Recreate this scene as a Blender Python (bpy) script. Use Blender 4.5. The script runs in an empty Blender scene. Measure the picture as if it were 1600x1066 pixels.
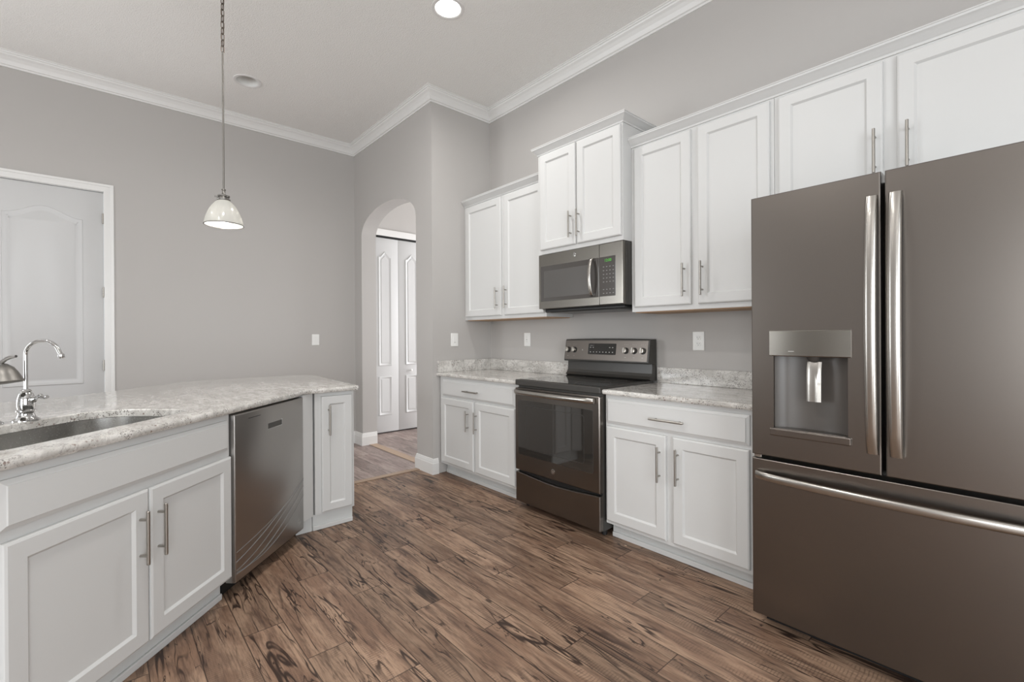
import bpy, bmesh, math, random
from mathutils import Vector, Matrix
random.seed(7)
PI = math.pi
sc = bpy.context.scene
COL = sc.collection

# ------------------------------------------------------------------ camera
F_PX, YAW, PITCH, ROLL, CYPX = 727.13, 0.8461, -0.0016, 0.0058, 526.59
cam_d = bpy.data.cameras.new('camera'); cam = bpy.data.objects.new('camera', cam_d); COL.objects.link(cam)
cam_d.sensor_width = 36.0; cam_d.lens = F_PX * 36 / 1600
cam_d.shift_y = -(533 - CYPX) / 1600
cam_d.clip_start = 0.05
rt = Vector((math.cos(YAW), math.sin(YAW), 0)); fw0 = Vector((-math.sin(YAW), math.cos(YAW), 0)); up0 = Vector((0, 0, 1))
fw = fw0 * math.cos(PITCH) + up0 * math.sin(PITCH); up = -fw0 * math.sin(PITCH) + up0 * math.cos(PITCH)
r_ = rt * math.cos(ROLL) - up * math.sin(ROLL); u_ = rt * math.sin(ROLL) + up * math.cos(ROLL)
m = Matrix((r_, u_, -fw)).transposed().to_4x4(); m.translation = Vector((3.6046, -2.9097, 1.2393))
cam.matrix_world = m
sc.camera = cam

# ------------------------------------------------------------------ world, big lights, exposure
w = bpy.data.worlds.new('world'); sc.world = w; w.use_nodes = True
w.node_tree.nodes['Background'].inputs[0].default_value = (0.80, 0.90, 1.0, 1)
w.node_tree.nodes['Background'].inputs[1].default_value = 1.0
sc.view_settings.view_transform = 'Standard'; sc.view_settings.look = 'None'
sc.view_settings.gamma = 1.0; sc.view_settings.use_curve_mapping = False
sc.view_settings.exposure = 0.20

def area(name, loc, target, sx, sy, power, color=(1, 1, 1), shape='RECTANGLE', spread=PI):
    l = bpy.data.lights.new(name, 'AREA'); l.shape = shape; l.size = sx; l.size_y = sy
    l.energy = power; l.color = color; l.spread = spread
    o = bpy.data.objects.new(name, l); COL.objects.link(o); o.location = loc
    o.rotation_euler = (Vector(target) - Vector(loc)).to_track_quat('-Z', 'Y').to_euler()
    return o
# added area lights that brighten the room from invented openings out of view
area('room_fill', (5.25, -7.90, 1.45), (2.2, 0, 1.0), 2.1, 2.3, 112, (0.95, 0.98, 1.0))
area('room_fill', (-1.62, -6.4, 1.45), (2.0, -3.2, 1.9), 1.8, 2.3, 78, (0.95, 0.98, 1.0))
area('room_fill', (6.40, -3.5, 1.45), (0, -4.2, 1.5), 2.6, 2.3, 112, (0.95, 0.98, 1.0))
CAN_POWER = 13

# ------------------------------------------------------------------ materials
def new_mat(name):
    mt = bpy.data.materials.new(name); mt.use_nodes = True
    return mt, mt.node_tree, mt.node_tree.nodes['Principled BSDF']
def S(nt, t, **k):
    n = nt.nodes.new(t)
    for a, b in k.items(): setattr(n, a, b)
    return n
def simple(name, col, rough=0.5, metal=0.0, spec=0.5, bump=0, bscale=200, coat=0, emit=None, estr=0, aniso=0):
    mt, nt, p = new_mat(name)
    p.inputs['Base Color'].default_value = (*col, 1); p.inputs['Roughness'].default_value = rough
    p.inputs['Metallic'].default_value = metal; p.inputs['Specular IOR Level'].default_value = spec
    p.inputs['Coat Weight'].default_value = coat
    if aniso: p.inputs['Anisotropic'].default_value = aniso
    if emit: p.inputs['Emission Color'].default_value = (*emit, 1); p.inputs['Emission Strength'].default_value = estr
    g = S(nt, 'ShaderNodeNewGeometry'); n = S(nt, 'ShaderNodeTexNoise')
    nt.links.new(g.outputs['Position'], n.inputs['Vector']); n.inputs['Scale'].default_value = bscale
    if bump:
        b = S(nt, 'ShaderNodeBump'); b.inputs['Strength'].default_value = bump; b.inputs['Distance'].default_value = 0.002
        nt.links.new(n.outputs['Fac'], b.inputs['Height']); nt.links.new(b.outputs['Normal'], p.inputs['Normal'])
    return mt
def brushed(name, col, rough, metal, axis=2, amt=0.06):
    mt, nt, p = new_mat(name)
    p.inputs['Base Color'].default_value = (*col, 1); p.inputs['Metallic'].default_value = metal
    tc = S(nt, 'ShaderNodeTexCoord'); mp = S(nt, 'ShaderNodeMapping')
    sc_ = [260, 260, 260]; sc_[axis] = 3
    mp.inputs['Scale'].default_value = sc_
    n = S(nt, 'ShaderNodeTexNoise'); n.inputs['Scale'].default_value = 1.0; n.inputs['Detail'].default_value = 2
    r = S(nt, 'ShaderNodeMapRange'); r.inputs['To Min'].default_value = rough - amt; r.inputs['To Max'].default_value = rough + amt
    nt.links.new(tc.outputs['Object'], mp.inputs['Vector']); nt.links.new(mp.outputs['Vector'], n.inputs['Vector'])
    nt.links.new(n.outputs['Fac'], r.inputs['Value']); nt.links.new(r.outputs['Result'], p.inputs['Roughness'])
    return mt

M = {}
M['wall'] = simple('wall_paint', (0.465, 0.447, 0.430), 0.75, bump=0.12, bscale=260)
M['ceiling'] = simple('ceiling_paint', (0.84, 0.83, 0.81), 0.9, bump=0.9, bscale=120)
M['ceiling'].node_tree.nodes['Bump'].inputs['Distance'].default_value = 0.0045
M['trim'] = simple('trim_paint', (0.74, 0.735, 0.72), 0.35)
M['cab'] = simple('cabinet_paint', (0.615, 0.615, 0.605), 0.38, bump=0.04, bscale=60)
M['toe'] = simple('toe_kick_paint', (0.60, 0.61, 0.60), 0.5, bump=0.2, bscale=40)
M['door'] = simple('door_paint', (0.57, 0.57, 0.568), 0.42)
M['recess'] = simple('recess_grey_plastic', (0.085, 0.076, 0.069), 0.35)
M['film'] = simple('film_crease_plastic', (0.24, 0.235, 0.23), 0.3)
M['wood_under'] = simple('birch_underside', (0.42, 0.27, 0.16), 0.6)
M['nickel'] = brushed('brushed_nickel', (0.38, 0.36, 0.33), 0.36, 1.0, 2)
M['chrome'] = simple('chrome', (0.60, 0.60, 0.60), 0.10, 1.0)
M['slate'] = brushed('slate_metal', (0.205, 0.185, 0.168), 0.29, 1.0, 2, 0.003)
M['slate_light'] = brushed('slate_trim_metal', (0.235, 0.222, 0.20), 0.27, 1.0, 2, 0.004)
M['handle'] = brushed('appliance_handle_steel', (0.45, 0.43, 0.40), 0.25, 1.0, 2, 0.01)
M['steel'] = brushed('stainless_steel', (0.42, 0.405, 0.39), 0.30, 1.0, 0, 0.015)
M['sink'] = brushed('sink_steel', (0.50, 0.49, 0.47), 0.27, 1.0, 0, 0.01)
M['black'] = simple('black_plastic', (0.012, 0.012, 0.012), 0.45)
M['darkgrey'] = simple('charcoal_enamel', (0.045, 0.042, 0.038), 0.3)
M['cooktop'] = simple('black_ceramic_glass', (0.012, 0.012, 0.011), 0.07, coat=0.5)
M['ovenglass'] = simple('oven_window_glass', (0.030, 0.027, 0.024), 0.05, coat=1.0)
M['mwglass'] = simple('microwave_window_glass', (0.055, 0.050, 0.046), 0.10, coat=0.8)
M['plastic'] = simple('white_plastic', (0.82, 0.82, 0.80), 0.35)
M['mark'] = simple('printed_mark', (0.42, 0.41, 0.39), 0.5)
M['green'] = simple('green_clock_digits', (0.05, 0.3, 0.03), 0.5, emit=(0.16, 0.75, 0.08), estr=0.22)
M['bronze'] = simple('antique_chain_metal', (0.16, 0.13, 0.11), 0.35, 1.0)
M['lens'] = simple('lamp_lens', (1, 1, 1), 0.5, emit=(1.0, 0.97, 0.92), estr=9.0)
M['canwhite'] = simple('can_trim_white', (0.74, 0.73, 0.72), 0.5)
M['bulb'] = simple('bulb_glass', (1, 1, 1), 0.5, emit=(1.0, 0.97, 0.93), estr=5.0)
M['rod'] = simple('pewter_rod', (0.20, 0.19, 0.175), 0.4, 0.8)
M['baffle'] = simple('can_baffle_paint', (0.80, 0.80, 0.78), 0.6)
M['glass'] = simple('window_glass', (0.9, 0.95, 1), 0.0)
M['strip'] = simple('transition_strip_wood', (0.36, 0.26, 0.185), 0.55, bump=0.2, bscale=50)

def shade_mat():
    mt, nt, p = new_mat('opal_glass_shade')
    nt.nodes.remove(p); out = nt.nodes['Material Output']
    d = S(nt, 'ShaderNodeBsdfDiffuse'); d.inputs['Color'].default_value = (0.50, 0.50, 0.48, 1)
    t = S(nt, 'ShaderNodeBsdfTranslucent'); t.inputs['Color'].default_value = (0.72, 0.71, 0.68, 1)
    g = S(nt, 'ShaderNodeBsdfGlossy'); g.inputs['Roughness'].default_value = 0.1
    m1 = S(nt, 'ShaderNodeMixShader'); m1.inputs[0].default_value = 0.45
    m2 = S(nt, 'ShaderNodeMixShader'); m2.inputs[0].default_value = 0.06
    nt.links.new(d.outputs[0], m1.inputs[1]); nt.links.new(t.outputs[0], m1.inputs[2])
    nt.links.new(m1.outputs[0], m2.inputs[1]); nt.links.new(g.outputs[0], m2.inputs[2])
    nt.links.new(m2.outputs[0], out.inputs['Surface'])
    return mt
M['shade'] = shade_mat()

class NT:
    """tiny expression helper for math nodes"""
    def __init__(s, nt): s.nt = nt
    def m(s, op, a, b=None, c=None):
        n = s.nt.nodes.new('ShaderNodeMath'); n.operation = op
        for i, v in enumerate((a, b, c)):
            if v is None: continue
            if isinstance(v, (int, float)): n.inputs[i].default_value = v
            else: s.nt.links.new(v, n.inputs[i])
        return n.outputs[0]
    def comb(s, x, y, z):
        n = s.nt.nodes.new('ShaderNodeCombineXYZ')
        for i, v in enumerate((x, y, z)):
            if isinstance(v, (int, float)): n.inputs[i].default_value = v
            else: s.nt.links.new(v, n.inputs[i])
        return n.outputs[0]
    def noise(s, vec, scale=1, detail=3, rough=0.5, dist=0):
        n = s.nt.nodes.new('ShaderNodeTexNoise'); s.nt.links.new(vec, n.inputs['Vector'])
        n.inputs['Scale'].default_value = scale; n.inputs['Detail'].default_value = detail
        n.inputs['Roughness'].default_value = rough; n.inputs['Distortion'].default_value = dist
        return n.outputs['Fac']
    def vor(s, vec, scale, feature='F1', rnd=1.0):
        n = s.nt.nodes.new('ShaderNodeTexVoronoi'); n.feature = feature; s.nt.links.new(vec, n.inputs['Vector'])
        n.inputs['Scale'].default_value = scale; n.inputs['Randomness'].default_value = rnd
        return n.outputs['Distance']
    def ss(s, v, lo, hi, a=0.0, b=1.0):
        n = s.nt.nodes.new('ShaderNodeMapRange'); n.interpolation_type = 'SMOOTHSTEP'
        s.nt.links.new(v, n.inputs['Value'])
        for k, q in zip(('From Min', 'From Max', 'To Min', 'To Max'), (lo, hi, a, b)): n.inputs[k].default_value = q
        return n.outputs[0]
    def mix(s, f, a, b, mode='MIX'):
        n = s.nt.nodes.new('ShaderNodeMix'); n.data_type = 'RGBA'; n.blend_type = mode
        for i, v in ((0, f), (6, a), (7, b)):
            if isinstance(v, (int, float)): n.inputs[i].default_value = v
            elif isinstance(v, tuple): n.inputs[i].default_value = (*v, 1)
            else: s.nt.links.new(v, n.inputs[i])
        return n.outputs[2]

def floor_mat(name, lights, mid, dark, crackd=1.0):
    mt, nt, p = new_mat(name); E = NT(nt)
    g = S(nt, 'ShaderNodeNewGeometry'); sx = S(nt, 'ShaderNodeSeparateXYZ'); nt.links.new(g.outputs['Position'], sx.inputs[0])
    x, y = sx.outputs[0], sx.outputs[1]
    PW, PL = 0.1545, 0.9375
    yy = E.m('DIVIDE', E.m('ADD', y, 0.772), PW); row = E.m('FLOOR', yy); fy = E.m('FRACT', yy)
    xx = E.m('DIVIDE', E.m('SUBTRACT', E.m('SUBTRACT', x, 2.675), E.m('MULTIPLY', E.m('ADD', row, 1), 0.3125)), PL)
    colm = E.m('FLOOR', xx); fx = E.m('FRACT', xx)
    wn = S(nt, 'ShaderNodeTexWhiteNoise'); wn.noise_dimensions = '2D'; nt.links.new(E.comb(row, colm, 0), wn.inputs['Vector'])
    rnd = wn.outputs['Value']
    off = E.m('MULTIPLY', rnd, 37.0)
    xo = E.m('ADD', x, off)
    # seams
    ey = E.m('MULTIPLY', E.m('MINIMUM', fy, E.m('SUBTRACT', 1, fy)), PW)
    ex = E.m('MULTIPLY', E.m('MINIMUM', fx, E.m('SUBTRACT', 1, fx)), PL)
    seam = E.ss(E.m('MINIMUM', ex, ey), 0.0008, 0.0030, 1, 0)
    # broad tone patches along the plank
    t1 = E.noise(E.comb(E.m('MULTIPLY', xo, 2.0), E.m('MULTIPLY', y, 9), off), 1, 4, 0.6, 0.6)
    t2 = E.noise(E.comb(E.m('MULTIPLY', xo, 5.0), E.m('MULTIPLY', y, 55), off), 1, 5, 0.65, 0.3)
    fine = E.noise(E.comb(E.m('MULTIPLY', xo, 22.0), E.m('MULTIPLY', y, 230), off), 1, 3, 0.6)
    c = E.mix(E.ss(t1, 0.38, 0.60), mid, lights)
    c = E.mix(E.ss(t2, 0.44, 0.68, 0, 0.6), c, dark)
    c = E.mix(E.ss(fine, 0.45, 0.75, 0, 0.35), c, dark)
    # dark weathered bands
    b1 = E.noise(E.comb(E.m('MULTIPLY', xo, 1.5), E.m('MULTIPLY', y, 11), E.m('ADD', off, 9)), 1, 5, 0.6, 1.2)
    c = E.mix(E.ss(b1, 0.55, 0.74, 0, 0.7), c, dark)
    # cracks following the grain
    for sc1, sy1, th, dd in ((0.9, 8.0, 0.009, 0.6), (2.0, 15.0, 0.009, 1.0), (0.6, 6.0, 0.007, 0.4)):
        cn = E.noise(E.comb(E.m('MULTIPLY', xo, sc1), E.m('MULTIPLY', y, sy1), E.m('ADD', off, dd * 7)), 1, 3, 0.55, dd)
        rid = E.m('ABSOLUTE', E.m('SUBTRACT', cn, 0.5))
        mask = E.ss(E.noise(E.comb(E.m('MULTIPLY', xo, 2.4), E.m('MULTIPLY', y, 7), E.m('ADD', off, 50 + dd)), 1, 2), 0.46, 0.60)
        k = E.m('MULTIPLY', E.ss(rid, th * 0.3, th * 1.8, 1, 0), mask)
        c = E.mix(E.m('MULTIPLY', k, 0.95 * crackd), c, tuple(v * 0.45 for v in dark))
    # saw marks across the grain
    saw = E.m('SINE', E.m('ADD', E.m('MULTIPLY', x, 520.0), E.m('MULTIPLY', E.noise(g.outputs['Position'], 9, 2), 14.0)))
    sm = E.ss(E.noise(E.comb(E.m('MULTIPLY', xo, 3.0), E.m('MULTIPLY', y, 14), E.m('ADD', off, 77)), 1, 2), 0.50, 0.66)
    c = E.mix(E.m('MULTIPLY', E.m('MULTIPLY', E.ss(saw, 0.1, 0.9), sm), 0.38), c, dark)
    # knots
    kn = E.vor(E.comb(E.m('MULTIPLY', xo, 2.2), E.m('MULTIPLY', y, 5.5), off), 1.3)
    kk = E.ss(E.m('ADD', kn, E.m('MULTIPLY', E.noise(g.outputs['Position'], 60, 2), 0.05)), 0.05, 0.115, 1, 0)
    c = E.mix(E.m('MULTIPLY', kk, 0.8), c, tuple(v * 0.4 for v in dark))
    # plank to plank variation
    v = S(nt, 'ShaderNodeHueSaturation'); nt.links.new(c, v.inputs['Color'])
    nt.links.new(E.ss(rnd, 0, 1, 0.70, 1.08), v.inputs['Value'])
    c = E.mix(E.m('MULTIPLY', seam, 0.8), v.outputs[0], tuple(q * 0.4 for q in dark))
    nt.links.new(c, p.inputs['Base Color'])
    p.inputs['Roughness'].default_value = 0.42; p.inputs['Specular IOR Level'].default_value = 0.35
    bp = S(nt, 'ShaderNodeBump'); bp.inputs['Strength'].default_value = 0.35; bp.inputs['Distance'].default_value = 0.0015
    nt.links.new(E.m('SUBTRACT', E.m('MULTIPLY', fine, 0.4), seam), bp.inputs['Height']); nt.links.new(bp.outputs[0], p.inputs['Normal'])
    return mt
M['floor'] = floor_mat('rustic_wood_plank', (0.41, 0.272, 0.185), (0.255, 0.155, 0.103), (0.075, 0.043, 0.032))
M['floor_hall'] = floor_mat('grey_wood_plank', (0.36, 0.29, 0.26), (0.27, 0.205, 0.185), (0.13, 0.095, 0.085), 0.4)

def granite():
    mt, nt, p = new_mat('white_granite'); E = NT(nt)
    g = S(nt, 'ShaderNodeNewGeometry'); P = g.outputs['Position']
    mp = S(nt, 'ShaderNodeMapping'); mp.inputs['Rotation'].default_value = (0, 0, 0.5); mp.inputs['Scale'].default_value = (1.0, 2.6, 2.0)
    nt.links.new(P, mp.inputs['Vector']); V = mp.outputs[0]
    n1 = E.noise(V, 7, 5, 0.65, 0.8); n2 = E.noise(P, 120, 3, 0.6); n3 = E.noise(V, 22, 4, 0.7, 1.0)
    c = E.mix(E.ss(n1, 0.35, 0.65), (0.72, 0.70, 0.665), (0.50, 0.48, 0.45))
    c = E.mix(E.ss(n3, 0.53, 0.70, 0, 0.55), c, (0.38, 0.36, 0.34))
    c = E.mix(E.ss(n2, 0.52, 0.68, 0, 0.30), c, (0.36, 0.33, 0.30))
    wv = E.m('ABSOLUTE', E.m('SUBTRACT', E.noise(V, 4.5, 4, 0.6, 1.4), 0.5))
    c = E.mix(E.m('MULTIPLY', E.ss(wv, 0.004, 0.022, 1, 0), E.ss(n3, 0.4, 0.62, 0, 0.55)), c, (0.22, 0.20, 0.19))
    msk = E.ss(E.noise(P, 11, 3, 0.6), 0.44, 0.58)
    d = E.vor(P, 125); sp = E.m('MULTIPLY', E.ss(d, 0.22, 0.42, 1, 0), msk)
    c = E.mix(E.m('MULTIPLY', sp, 0.85), c, (0.075, 0.06, 0.052))
    d2 = E.vor(P, 58); sp2 = E.m('MULTIPLY', E.ss(d2, 0.16, 0.30, 1, 0), E.ss(E.noise(P, 8, 2), 0.48, 0.58))
    c = E.mix(E.m('MULTIPLY', sp2, 0.75), c, (0.16, 0.085, 0.065))
    nt.links.new(c, p.inputs['Base Color']); p.inputs['Roughness'].default_value = 0.16
    p.inputs['Coat Weight'].default_value = 0.3; p.inputs['Coat Roughness'].default_value = 0.05
    return mt
M['granite'] = granite()

# ------------------------------------------------------------------ mesh helpers
class MB:
    def __init__(s): s.bm = bmesh.new()
    def box(s, x0, x1, y0, y1, z0, z1, bev=0, seg=2):
        r = bmesh.ops.create_cube(s.bm, size=1)['verts']
        for v in r: v.co = Vector(((x0 + x1) / 2 + v.co.x * (x1 - x0), (y0 + y1) / 2 + v.co.y * (y1 - y0), (z0 + z1) / 2 + v.co.z * (z1 - z0)))
        if bev:
            es = list({e for v in r for e in v.link_edges})
            bmesh.ops.bevel(s.bm, geom=es, offset=bev, segments=seg, affect='EDGES', profile=0.5)
        return s
    def lathe(s, prof, loc=(0, 0, 0), seg=32, axis=None):
        rings = []; q = Vector((0, 0, 1)).rotation_difference(Vector(axis)) if axis else None
        for r, z in prof:
            ring = []
            for i in range(seg):
                a = 2 * PI * i / seg; c = Vector((r * math.cos(a), r * math.sin(a), z))
                if q: c = q @ c
                ring.append(s.bm.verts.new(c + Vector(loc)))
            rings.append(ring)
        for a, b in zip(rings, rings[1:]):
            for i in range(seg): s.bm.faces.new((a[i], a[(i + 1) % seg], b[(i + 1) % seg], b[i]))
        if prof[0][0] > 1e-5: s.bm.faces.new(rings[0][::-1])
        if prof[-1][0] > 1e-5: s.bm.faces.new(rings[-1])
        return s
    def cyl(s, a, b, r, seg=16):
        a = Vector(a); b = Vector(b); d = b - a; L = d.length; e = min(r * 0.25, L * 0.2)
        return s.lathe([(r - e, 0), (r, e), (r, L - e), (r - e, L)], a, seg, d.normalized())
    def tube(s, pts, rad, seg=10, cap=True, sy=1.0):
        pts = [Vector(p) for p in pts]; n = len(pts)
        rads = rad if isinstance(rad, (list, tuple)) else [rad] * n
        rings = []; T0 = (pts[1] - pts[0]).normalized()
        N = T0.orthogonal().normalized()
        if abs(T0.z) < 0.9: N = (Vector((0, 0, 1)) - T0 * T0.z).normalized()
        for i, p in enumerate(pts):
            T = (pts[min(i + 1, n - 1)] - pts[max(i - 1, 0)]).normalized()
            N = (N - T * N.dot(T)).normalized(); B = T.cross(N)
            rings.append([s.bm.verts.new(p + (N * math.cos(2 * PI * k / seg) + B * math.sin(2 * PI * k / seg) * sy) * rads[i]) for k in range(seg)])
        for a, b in zip(rings, rings[1:]):
            for k in range(seg): s.bm.faces.new((a[k], a[(k + 1) % seg], b[(k + 1) % seg], b[k]))
        if cap: s.bm.faces.new(rings[0][::-1]); s.bm.faces.new(rings[-1])
        return s
    def torus_link(s, c, L, W, r, ang, seg=20, k=6):
        """oval chain link standing upright, rotated ang about z"""
        pts = []
        for i in range(seg):
            t = 2 * PI * i / seg
            x = W * math.cos(t); z = W * math.sin(t) + (L - W) * (1 if math.sin(t) > 1e-6 else (-1 if math.sin(t) < -1e-6 else 0))
            pts.append(Vector((x, 0, z)))
        R = Matrix.Rotation(ang, 3, 'Z'); rings = []
        for i, p in enumerate(pts):
            T = (pts[(i + 1) % seg] - pts[i - 1]).normalized(); B = Vector((0, 1, 0)); N = T.cross(B)
            rings.append([s.bm.verts.new(R @ (p + (N * math.cos(2 * PI * j / k) + B * math.sin(2 * PI * j / k)) * r) + Vector(c)) for j in range(k)])
        for i in range(seg):
            a, b = rings[i], rings[(i + 1) % seg]
            for j in range(k): s.bm.faces.new((a[j], a[(j + 1) % k], b[(j + 1) % k], b[j]))
        return s
    def loops(s, lp, cap0=True, cap1=True):
        """skin closed loops of equal length"""
        rs = [[s.bm.verts.new(p) for p in l] for l in lp]; n = len(rs[0])
        for a, b in zip(rs, rs[1:]):
            for i in range(n): s.bm.faces.new((a[i], a[(i + 1) % n], b[(i + 1) % n], b[i]))
        if cap0: s.bm.faces.new(rs[0][::-1])
        if cap1: s.bm.faces.new(rs[-1])
        return s
    def build(s, name, mat, parent=None, smooth=None, loc=None):
        bmesh.ops.recalc_face_normals(s.bm, faces=s.bm.faces)
        me = bpy.data.meshes.new(name); s.bm.to_mesh(me); s.bm.free()
        for mm in (mat if isinstance(mat, list) else [mat]): me.materials.append(mm)
        o = bpy.data.objects.new(name, me); COL.objects.link(o)
        if parent: o.parent = parent
        if loc: o.location = loc
        if smooth:
            me.shade_smooth(); me.set_sharp_from_angle(angle=math.radians(smooth))
        return o

def offset(poly, d):
    """move a 2D polygon outline inward (d>0) for a counter-clockwise outline"""
    n = len(poly); out = []
    for i in range(n):
        a = Vector(poly[i - 1]); b = Vector(poly[i]); c = Vector(poly[(i + 1) % n])
        d1 = (b - a).normalized(); d2 = (c - b).normalized()
        n1 = Vector((-d1.y, d1.x)); n2 = Vector((-d2.y, d2.x))
        mm = (n1 + n2) / max(0.3, 1 + n1.dot(n2)); out.append(tuple(b + mm * d))
    return out
def slab(mb, outline, z0, z1, holes=(), r=0.0, hr=0.0):
    """plate with straight holes and an eased outer edge"""
    bm = mb.bm
    if r:
        prof = [(r, z0), (r * .35, z0 + r * .25), (0, z0 + r), (0, z1 - r), (r * .12, z1 - r * .5), (r * .4, z1 - r * .15), (r, z1)]
    else: prof = [(0, z0), (0, z1)]
    rs = [[bm.verts.new((*p, z)) for p in offset(outline, o)] for o, z in prof]
    n = len(outline); top = []; bot = []
    for a, b in zip(rs, rs[1:]):
        for i in range(n): bm.faces.new((a[i], a[(i + 1) % n], b[(i + 1) % n], b[i]))
    edge = lambda l: [bm.edges.get((l[i], l[(i + 1) % len(l)])) or bm.edges.new((l[i], l[(i + 1) % len(l)])) for i in range(len(l))]
    bot += edge(rs[0]); top += edge(rs[-1])
    for h in holes:
        hp = [(0, z0), (0, z1 - hr), (-hr, z1)] if hr else [(0, z0), (0, z1)]
        hs = [[bm.verts.new((*p, z)) for p in offset(h, o)] for o, z in hp]
        for a, b in zip(hs, hs[1:]):
            for i in range(len(h)): bm.faces.new((a[i], a[(i + 1) % len(h)], b[(i + 1) % len(h)], b[i]))
        bot += edge(hs[0]); top += edge(hs[-1])
    bmesh.ops.triangle_fill(bm, use_beauty=True, use_dissolve=False, edges=top)
    bmesh.ops.triangle_fill(bm, use_beauty=True, use_dissolve=False, edges=bot)
    return mb
def sweep(mb, path, prof):
    """profile (offset to the right of the path, z) along an open 2D path with mitred corners"""
    st = []
    for i, p in enumerate(path):
        p = Vector(p); ns = []
        if i > 0: d = (p - Vector(path[i - 1])).normalized(); ns.append(Vector((d.y, -d.x)))
        if i < len(path) - 1: d = (Vector(path[i + 1]) - p).normalized(); ns.append(Vector((d.y, -d.x)))
        mm = ns[0] if len(ns) == 1 else (ns[0] + ns[1]) / (1 + ns[0].dot(ns[1]))
        st.append([(*(p + mm * o), z) for o, z in prof])
    return mb.loops(st)
def arc(cx, cy, r, a0, a1, n):
    return [(cx + r * math.cos(math.radians(a0 + (a1 - a0) * i / n)), cy + r * math.sin(math.radians(a0 + (a1 - a0) * i / n))) for i in range(n + 1)]
def rrect(x0, x1, y0, y1, r, n=5):
    return arc(x1 - r, y0 + r, r, -90, 0, n) + arc(x1 - r, y1 - r, r, 0, 90, n) + arc(x0 + r, y1 - r, r, 90, 180, n) + arc(x0 + r, y0 + r, r, 180, 270, n)
def text(name, s, size, mat, parent, loc, rot, depth=0.0006):
    c = bpy.data.curves.new(name, 'FONT'); c.body = s; c.size = size; c.extrude = depth; c.align_x = 'CENTER'; c.align_y = 'CENTER'
    t = bpy.data.objects.new(name, c); COL.objects.link(t)
    bpy.context.view_layer.update()
    me = bpy.data.meshes.new_from_object(t.evaluated_get(bpy.context.evaluated_depsgraph_get()))
    bpy.data.objects.remove(t); me.materials.clear(); me.materials.append(mat)
    o = bpy.data.objects.new(name, me); COL.objects.link(o); o.parent = parent; o.location = loc; o.rotation_euler = rot
    return o
def tag(o, label, cat, group=None):
    o['label'] = label; o['category'] = cat
    if group: o['group'] = group
    return o
def struct(o): o['kind'] = 'structure'; return o
def thing(name, label, cat, loc, rz=0, group=None):
    o = bpy.data.objects.new(name, None); o.empty_display_size = 0.1; COL.objects.link(o)
    o.location = loc; o.rotation_euler = (0, 0, rz)
    return tag(o, label, cat, group)

# ------------------------------------------------------------------ room shell
WX, AY, CZ = -1.691, -0.672, 3.4525          # back wall plane, arch wall plane, ceiling height
XE, YS = 6.5, -8.0
struct(slab(MB(), [(-0.235, YS), (XE, YS), (XE, 0), (-0.235, 0)], -0.05, 0.0).build('floor', M['floor']))
struct(slab(MB(), [(WX - .3, YS), (-0.235, YS), (-0.235, 3.0), (-2.4, 3.0), (-2.4, -0.5), (WX - .3, -0.5)], -0.05, 0.0).build('floor_hall', M['floor_hall']))
tr = MB(); tr.box(-0.275, -0.21, -6.0, AY - .015, 0.0, 0.006, 0.002); struct(tr.build('trim_2', M['strip']))
tr = MB(); tr.box(-1.49, -0.29, -0.60, -0.51, 0.0, 0.004, 0.001); struct(tr.build('trim_3', M['strip']))

LIT = [(0.975, -1.141)]; UNLIT = [(-0.908, -1.944)]
OUT = [(2.15, -2.75), (2.4, -3.9), (0.3, -4.4), (4.2, -5.6), (1.6, -6.0)]
RH = 0.088
circ = lambda c, r, n=28: [(c[0] + r * math.cos(2 * PI * i / n), c[1] + r * math.sin(2 * PI * i / n)) for i in range(n)]
struct(slab(MB(), [(-2.5, YS - .1), (XE + .1, YS - .1), (XE + .1, 3.1), (-2.5, 3.1)], CZ, CZ + 0.16,
            holes=[circ(c, RH) for c in LIT + UNLIT + OUT]).build('ceiling', M['ceiling']))

b = MB(); b.box(-0.12, XE + .1, 0, 0.12, 0, CZ); struct(b.build('wall_range', M['wall']))
b = MB(); b.box(-0.12, 0, AY, 0, 0, CZ); struct(b.build('wall_alcove', M['wall']))
# back wall with a door opening, and one added out of view for a fill light
DY0, DY1, DZ = -3.620, -2.876, 2.497
b = MB(); b.box(WX - .12, WX, DY1, AY, 0, CZ); b.box(WX - .12, WX, -5.45, DY0, 0, CZ); b.box(WX - .12, WX, YS, -7.35, 0, CZ); b.box(WX - .12, WX, -7.35, -5.45, 0, .25); b.box(WX - .12, WX, -7.35, -5.45, 2.65, CZ); b.box(WX - .12, WX, DY0, DY1, DZ, CZ)
struct(b.build('wall_back', M['wall']))
# arch wall : a vertical plate with an arched opening
AX0, AX1 = -1.500, -0.283
SPZ, RISE = 2.37, 0.275
n = 48; cx = (AX0 + AX1) / 2; hw = (AX1 - AX0) / 2
archp = [(cx + hw * math.cos(PI * i / n), SPZ + RISE * math.sin(PI * i / n) ** 0.9) for i in range(n + 1)]
outl = [(AX1, 0)] + [(-.12, 0), (-.12, CZ), (-2.4, CZ), (-2.4, 0), (AX0, 0)] + archp[::-1]
b = MB(); fr = [b.bm.verts.new((x, AY, z)) for x, z in outl]; bk = [b.bm.verts.new((x, AY + .172, z)) for x, z in outl]
for l in (fr, bk):
    bmesh.ops.triangle_fill(b.bm, use_beauty=True, use_dissolve=False, edges=[b.bm.edges.new((l[i], l[(i + 1) % len(l)])) for i in range(len(l))])
for i in range(len(fr)): b.bm.faces.new((fr[i], fr[(i + 1) % len(fr)], bk[(i + 1) % len(fr)], bk[i]))
struct(b.build('wall_arch', M['wall']))
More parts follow.
